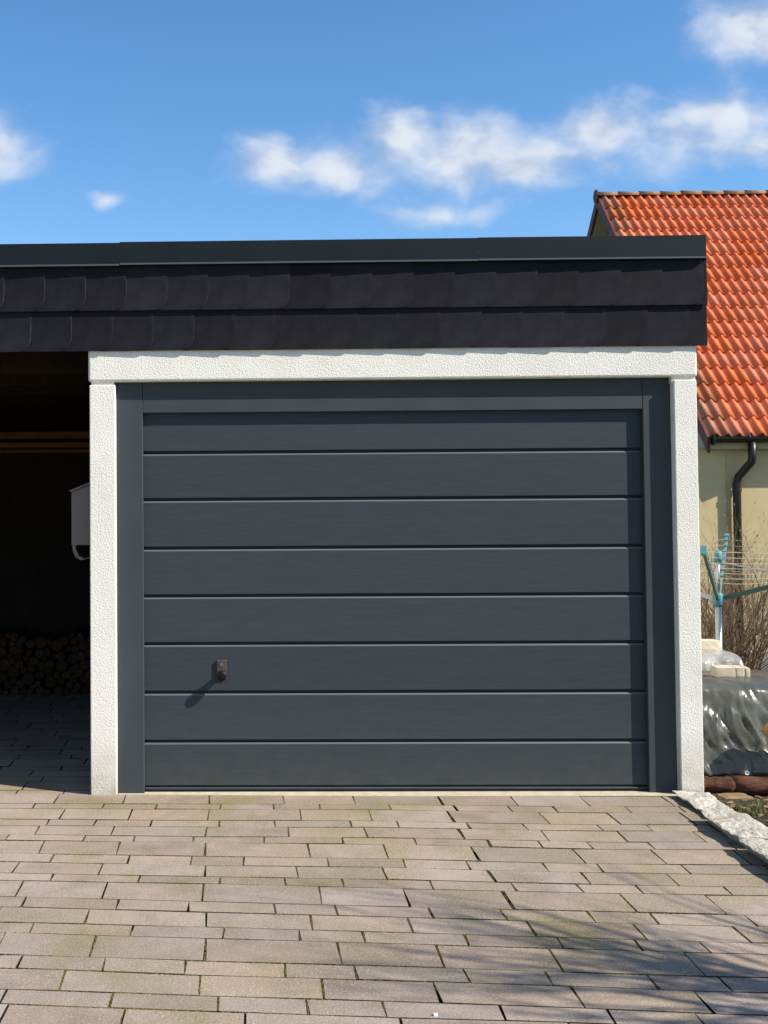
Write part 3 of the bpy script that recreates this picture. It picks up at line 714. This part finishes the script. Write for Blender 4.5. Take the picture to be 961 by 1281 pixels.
# ------------------------------------------------------------------ covered wood pile beside the garage
def tarp_obj(name, x0, x1, y0, y1, zt, zb, lean, seed, amp, mat, nx=70, ny=60):
    """sheet over a stack: up the front, over the top, down the back, sides gathered"""
    L1 = zt-zb; L2 = y1-y0; tot = L1*2+L2; vs, fs = [], []
    for j in range(ny+1):
        s = tot*j/ny
        for i in range(nx+1):
            u = i/nx; x = x0+(x1-x0)*u
            if s < L1: y = y0-lean*(1-s/L1); z = zb+s
            elif s < L1+L2: y = y0+(s-L1); z = zt+.012*math.sin((s-L1)/L2*math.pi)
            else: y = y1+lean*((s-L1-L2)/L1); z = zt-(s-L1-L2)
            k = min(abs(s-L1), abs(s-L1-L2)); 
            if k < .05: z -= .018*(1-k/.05)**2
            p = Vector((x*2.2+seed, s*1.6, seed)); q = Vector((x*7+s*5, s*3-x*2, seed))
            fold = 1-abs(noise.noise(p*1.4))*2; fold = max(0, fold)**3
            n1 = noise.noise(p*2.0); n2 = noise.noise(q); n3 = noise.noise(q*3.1)
            w = amp*(n1*.7+.55*(.5-abs(n2)*1.6)+.30*(.5-abs(n3)*1.6)+.10*noise.noise(q*6.5)+fold*.5)
            if s < L1:
                dep = L1-s; th = math.atan2(x-(x0+.42), dep+.03); w += amp*.38*min(1, dep/.15)*(1-abs(math.sin(th*7+2.5*noise.noise(Vector((x*4, s*4, seed))))))**2
            if s < L1: y -= w*(1.2-.6*s/L1); z += n2*amp*.2
            elif s < L1+L2: z += w*.35
            else: y += w
            vs.append((x+n2*amp*.4, y, z))
    n = nx+1; fs = [(j*n+i, j*n+i+1, (j+1)*n+i+1, (j+1)*n+i) for j in range(ny) for i in range(nx)]
    o = mesh_obj(name, vs, fs, mat, None, True); so_ = o.modifiers.new('thick', 'SOLIDIFY'); so_.thickness = .0015; return o
YP = .86
zt_p = atY(930, 858, YP).z; zb_p = atY(900, 971, YP-.16).z
tp = tarp_obj('tarpaulin', 3.06, 3.93, YP, YP+.55, zt_p, zb_p, .13, 4.2, .045, MAT['tarp'], 80, 90)
tag(tp, 'dark grey-green glossy tarpaulin draped over the wood pile beside the garage', 'tarpaulin')
gp = atY(933.5, 969, YP-.17)
bm = bmesh.new()
ring = [(math.cos(2*math.pi*k/16), math.sin(2*math.pi*k/16)) for k in range(16)]
rv = [[bm.verts.new((gp.x+c*r_, gp.y-.012+dy, gp.z+.012+s*r_)) for c, s in ring] for r_, dy in ((.006, 0), (.009, -.003), (.013, 0))]
for a, b in ((0, 1), (1, 2)):
    for k in range(16): bm.faces.new((rv[a][k], rv[a][(k+1) % 16], rv[b][(k+1) % 16], rv[b][k]))
bm_obj('eyelet', bm, MAT['white_bit'], tp, True)
f2y = YP+.72; zt_f = atY(890, 821, f2y+.1).z
film = tarp_obj('plastic_film', 3.06, 3.86, f2y, f2y+.5, zt_f, gz(3.5, f2y)+.02, .10, 9.7, .03, MAT['film'], 40, 40)
tag(film, 'crumpled milky plastic film covering the stack behind the tarpaulin', 'plastic sheet')
# stacks inside the covers
def stack(name, x0, x1, y0, y1, z0, z1, label):
    t = thing(name, ((x0+x1)/2, (y0+y1)/2, z0), label, 'wood stack'); rr = random.Random(name); z = z0+.05
    while z < z1-.045:
        y = y0+.05
        while y < y1-.04:
            vs, fs = tube([(x0+rr.uniform(0, .05), y, z), ((x0+x1)/2, y, z), (x1-rr.uniform(0, .05), y, z)], .047, 10); mesh_obj('stacked_pole', vs, fs, MAT['pole_wood'], t); y += .096
        z += .09
    adopt(t)
stack('wood_stack', 3.10, 3.90, YP+.05, YP+.52, gz(3.6, YP+.2)-.03, zt_p-.03, 'stack of poles hidden under the dark tarpaulin')
stack('wood_stack', 3.10, 3.80, f2y+.06, f2y+.46, gz(3.6, f2y+.2)-.03, zt_f-.04, 'stack of poles hidden under the milky plastic film')
# barked poles lying under the tarpaulin's hem
yl = YP-.20
def pole(x0, x1, y, z, r_, label, seed, mat='pole_wood'):
    rr = random.Random(seed); n = 26; pts = []; rad = []
    for i in range(n): t = i/(n-1); pts.append((x0+(x1-x0)*t, y+rr.uniform(-.006, .006), z+rr.uniform(-.004, .004))); rad.append(r_*rr.uniform(.92, 1.04))
    vs, fs = tube(pts, rad, 14); vs = [v+Vector((noise.noise(v*20)*.006, noise.noise(v*30+Vector((seed, 0, 0)))*.006, noise.noise(v*26)*.006)) for v in vs]; o = mesh_obj('timber_pole', vs, fs, [MAT[mat], MAT['cut_wood']], None, False)
    for p in o.data.polygons: p.use_smooth = len(p.vertices) == 4
    for p in list(o.data.polygons)[-2:]: p.material_index = 1
    return tag(o, label, 'pole')
zc = atY(900, 982, yl).z; xs_ = atY(916, 982, yl).x
pole(2.99, xs_-.012, yl, zc+.003, .043, 'dark red-brown barked pole lying between garage and sawn pole end', 1)
pole(xs_, 4.9, yl+.01, zc-.004, .050, 'red-brown barked pole with pale sawn end under the tarpaulin', 2)
q0 = atY(920, 1003, yl-.13); gq = gz(q0.x, yl-.13)
o = bm_obj('timber_block', rock(q0.x-.085, q0.x+.075, yl-.20, yl-.06, min(gq, q0.z-.04)-.02, q0.z+.035, MAT['old_wood'], .008, 5.5, (5, 5, 3), .012), MAT['old_wood'])
tag(o, 'small weathered brown timber block lying on soil by the kerb', 'timber block')
for (a, b), lab in (((3.20, .30), 'timber bearer under the pole ends beside the garage'), ((3.95, .30), 'timber bearer under the long barked pole')):
    o = box('timber_bearer', a, b+a-.2, yl-.06, yl+.62, gz(a, yl)-.06, zc-.044, MAT['old_wood'], None, .006); tag(o, lab, 'timber')
# bark flakes and chips on the soil
def chips():
    r = random.Random(41); mb = MB()
    for k in range(420):
        x = r.uniform(3.0, 4.3); y = r.uniform(-1.1, .66); z = gz(x, y)+.004; L_ = r.uniform(.006, .03); a = r.uniform(0, 6.28); d = Vector((math.cos(a), math.sin(a), r.uniform(-.2, .2)))
        s_ = Vector((-math.sin(a), math.cos(a), r.uniform(-.3, .3)))*L_*r.uniform(.2, .5); c = Vector((x, y, z)); t = Vector((0, 0, r.uniform(.003, .008)))
        mb.add(([c-d*L_-s_, c+d*L_-s_*.6, c+d*L_*.8+s_, c-d*L_*.9+s_, c-d*L_-s_+t, c+d*L_-s_*.6+t, c+d*L_*.8+s_+t, c-d*L_*.9+s_+t], [(4, 5, 6, 7), (0, 1, 5, 4), (1, 2, 6, 5), (2, 3, 7, 6), (3, 0, 4, 7)]))
    tag(mb.build('bark_chips', MAT['old_wood']), 'loose brown bark chips scattered on the soil beside the pile', 'bark chips', kind='stuff')
chips()
# split log leaning on the tarpaulin
l0 = atY(958, 922, YP-.16)
ax = Vector((.80, -.06, -.42)).normalized(); st = l0+Vector((-.020, -.045, .065))
pts = [st+ax*t for t in (0, .012, .03, .07, .12, .18, .24, .30, .36)]
vs, fs = tube(pts, [.030, .040, .046, .052, .056, .058, .058, .056, .054], 16)
bm = bmesh.new(); V_ = [bm.verts.new(v+Vector((noise.noise(v*22)*.010, noise.noise(v*22+Vector((3, 0, 0)))*.010, noise.noise(v*30)*.008))) for v in vs]; [bm.faces.new([V_[q] for q in f]) for f in fs]
sp_o = bm_obj('split_log', bm, MAT['split_wood'], None, True); tag(sp_o, 'pale tan split log leaning against the dark tarpaulin', 'log')
# blocks weighing the sheets down
def block(cx, cy_, z, lx, ly, lz, rz, label, groove=True):
    t = thing('concrete_block', (cx, cy_, z), label, 'concrete block', 'blocks weighing the sheets down'); t.rotation_euler = (0, 0, rz)
    if groove:
        for (a, b) in ((-lx/2, .012), (.0135, lx*.34), (lx*.34+.0015, lx/2)): bm_obj('block_segment', rock(a, b, -ly/2, ly/2, 0, lz, MAT['brick_block'], .0018, cx+a, (3, 4, 2), .005), MAT['brick_block'], t)
    else: bm_obj('block_body', rock(-lx/2, lx/2, -ly/2, ly/2, 0, lz, MAT['brick_block'], .004, cx, (5, 4, 2), .010), MAT['brick_block'], t)
    return t
b1 = atY(917.5, 846, YP+.20)
block(b1.x, YP+.24, zt_p+.006, .185, .125, .068, -.10, 'beige grooved concrete block on top of the dark tarpaulin')
b2 = atY(887, 820, f2y+.2)
block(b2.x, f2y+.26, zt_f+.004, .17, .11, .082, .08, 'small dull beige concrete block on the milky plastic film', False)

# ------------------------------------------------------------------ rotary clothes dryer
ph = atY(898.5, 750, 2.5)
dry = thing('clothes_dryer', (ph.x, 2.5, gz(ph.x, 2.5)), 'rotary clothes dryer with green arms and teal caps standing behind the wood pile', 'clothes dryer')
hub = Vector((ph.x, 2.5, ph.z)); gzd = gz(ph.x, 2.5)
vs, fs = tube([(hub.x, hub.y, gzd-.05), (hub.x, hub.y, hub.z+.02)], .022, 14); mesh_obj('pole', vs, fs, MAT['aluminium'], dry, True)
topz = atY(900, 700, 2.5).z
vs, fs = tube([(hub.x, hub.y, hub.z+.021), (hub.x+.006, hub.y, topz)], .013, 12); mesh_obj('mast', vs, fs, MAT['aluminium'], dry, True)
vs, fs = tube([(hub.x+.006, hub.y, topz-.02), (hub.x+.006, hub.y, topz+.05), (hub.x+.006, hub.y, topz+.065)], [.028, .026, .012], 14); mesh_obj('top_cap', vs, fs, MAT['teal'], dry, True)
vs, fs = tube([hub+Vector((0, 0, -.05)), hub+Vector((0, 0, -.03)), hub+Vector((0, 0, .035)), hub+Vector((0, 0, .05))], [.024, .036, .036, .026], 14); mesh_obj('hub', vs, fs, MAT['teal'], dry, True)
dirs = [Vector((-.44, -.90, 0)), Vector((.90, -.44, 0)), Vector((.44, .90, 0)), Vector((-.90, .44, 0))]
el = math.radians(17); AL = 1.36; tips = []
for i, d in enumerate(dirs):
    d = d.normalized(); v = d*math.cos(el)+Vector((0, 0, math.sin(el))); s = d.cross(Vector((0, 0, 1))); n = s.cross(v)
    a = hub+v*.04; b = hub+v*AL; tips.append((hub, v))
    h_, w_ = .016, .009
    prof = [(-w_, -h_), (w_, -h_), (w_, h_), (-w_, h_)]
    vs, fs = sweep(prof, [(a, s, n), (b, s, n)]); arm = mesh_obj('arm', vs, fs, MAT['green_arm' if i in (0, 1) else 'aluminium'], dry)
    cpf = [(-.017, -.024), (.017, -.024), (.017, .026), (-.017, .026)]
    vs, fs = sweep(cpf, [(b-v*.03, s, n), (b+v*.025, s, n)]); mesh_obj('arm_cap', vs, fs, MAT['teal'], arm)
    for q in range(7):
        c = hub+v*(.42+q*.135); vs, fs = sweep([(-.013, .016), (.013, .016), (.013, .030), (-.013, .030)], [(c-v*.018, s, n), (c+v*.018, s, n)]); mesh_obj('line_clip', vs, fs, MAT['teal'], arm)
ln = MB()
for i in range(4):
    (h0, v0), (h1, v1) = tips[i], tips[(i+1) % 4]
    for q in range(7):
        a = h0+v0*(.42+q*.135)+Vector((0, 0, .025)); b = h1+v1*(.42+q*.135)+Vector((0, 0, .025)); m_ = (a+b)/2+Vector((0, 0, -.02))
        ln.add(tube([a, (a+m_)/2+Vector((0, 0, -.005)), m_, (b+m_)/2+Vector((0, 0, -.005)), b], .0017, 5))
tag(ln.build('clothes_line', MAT['line'], dry), kind='stuff')
for i, d in enumerate(dirs):
    d = d.normalized(); v = tips[i][1]; vs, fs = tube([(hub.x+.004, hub.y, topz-.015), hub+v*.55], .005, 6); mesh_obj('strut', vs, fs, MAT['aluminium'], dry)
adopt(dry)

# ------------------------------------------------------------------ bare shrub and bare tree
def grow(mb, p, d, L_, r_, lvl, rr, maxl, spread, up, nseg=4, kids=(3, 5), buds=None):
    pts = [p.copy()]; rads = [r_]; q = p.copy(); dd = d.normalized()
    for i in range(nseg):
        dd = (dd + Vector((rr.gauss(0, .10), rr.gauss(0, .10), rr.gauss(0, .06)+up))).normalized(); q = q+dd*L_/nseg
        pts.append(q.copy()); rads.append(r_*(1-.62*(i+1)/nseg))
    mb.add(tube(pts, rads, 6 if lvl == 0 else (5 if lvl == 1 else 3), False))
    if buds is not None and lvl >= maxl-1: buds.append((pts[-1], dd))
    if lvl < maxl:
        for k in range(rr.randint(*kids)):
            t = rr.uniform(.3, 1.0); i = min(int(t*nseg), nseg-1); f = t*nseg-i; o = pts[i].lerp(pts[i+1], f)
            ax = Vector((rr.gauss(0, 1), rr.gauss(0, 1), rr.gauss(0, .35))).normalized()
            grow(mb, o, dd*(1-spread)+ax*spread+Vector((0, 0, .1)), L_*rr.uniform(.5, .75), rads[i]*rr.uniform(.45, .65), lvl+1, rr, maxl, spread, up, nseg, kids, buds)
sy_ = 6.4; sb = atY(908, 850, sy_)
def shrub(bx, by, n, H, seed, label):
    rr = random.Random(seed); z0 = gz(bx, by); t = thing('bare_shrub', (bx, by, z0), label, 'shrub', 'bare shrubs by the ochre wall'); mb = MB(); st = MB(); buds = []
    for i in range(n):
        a = rr.uniform(0, 6.283); o = Vector((bx+math.cos(a)*rr.uniform(0, .22), by+math.sin(a)*rr.uniform(0, .18), z0-.04))
        ln_ = rr.uniform(.10, .55); d = Vector((math.cos(a)*ln_, math.sin(a)*ln_, 1))
        grow(mb, o, d, H*rr.uniform(.5, .86), rr.uniform(.011, .021), 0, rr, 2, .42, .02, 5, (5, 8), buds)
    mb.build('twigs', MAT['twig'], t)
    bb = MB()
    for (p, d) in buds:
        if rr.random() < .5: bb.add(tube([p-d*.01, p+d*.004, p+d*.022], [.002, .005, .0015], 4, False))
    tag(bb.build('buds', MAT['bud'], t), kind='stuff'); adopt(t)
shrub(sb.x+.02, sy_, 24, 1.75, 31, 'multi-stemmed bare brown shrub before the downpipe of the ochre house')
rr = random.Random(17)
def bare_tree(bx, by, H, seed, label):
    rr = random.Random(seed); z0 = gz(bx, by); t = thing('bare_tree', (bx, by, z0), label, 'tree'); tr = MB(); br = MB()
    pts = []; rads = []; q = Vector((bx, by, z0-.1)); n = 9
    for i in range(n+1):
        pts.append(q.copy()); rads.append(.060*(1-.86*i/n)); q = q+Vector((rr.gauss(0, .035), rr.gauss(0, .035), H*.85/n))
    tr.add(tube(pts, rads, 10)); tr.build('trunk', MAT['tree_bark'], t, True)
    for k in range(54):
        i = rr.randint(2, n-1); a = rr.uniform(0, 6.283); f = 1-.55*i/n
        grow(br, pts[i].lerp(pts[i+1], rr.random()), Vector((math.cos(a)*.62, math.sin(a)*.62, 1.0)), H*.42*f*rr.uniform(.75, 1.15), rads[i]*.55, 1, rr, 3, .40, .05, 4, (2, 4))
    br.build('crown', MAT['tree_bark'], t); adopt(t)
bare_tree(4.72, -3.22, 3.05, 12, 'leafless young tree standing on the grass to the sunny side of the drive')

# small litter on the drive
cp_ = atZ(545, 1270, .001); o = bm_obj('white_chip', rock(cp_.x-.006, cp_.x+.006, cp_.y-.005, cp_.y+.005, -.003, .005, MAT['white_bit'], .001, 2, (2, 2, 2), .001), MAT['white_bit']); tag(o, 'tiny white chip of stone lying on the pavers', 'stone chip')
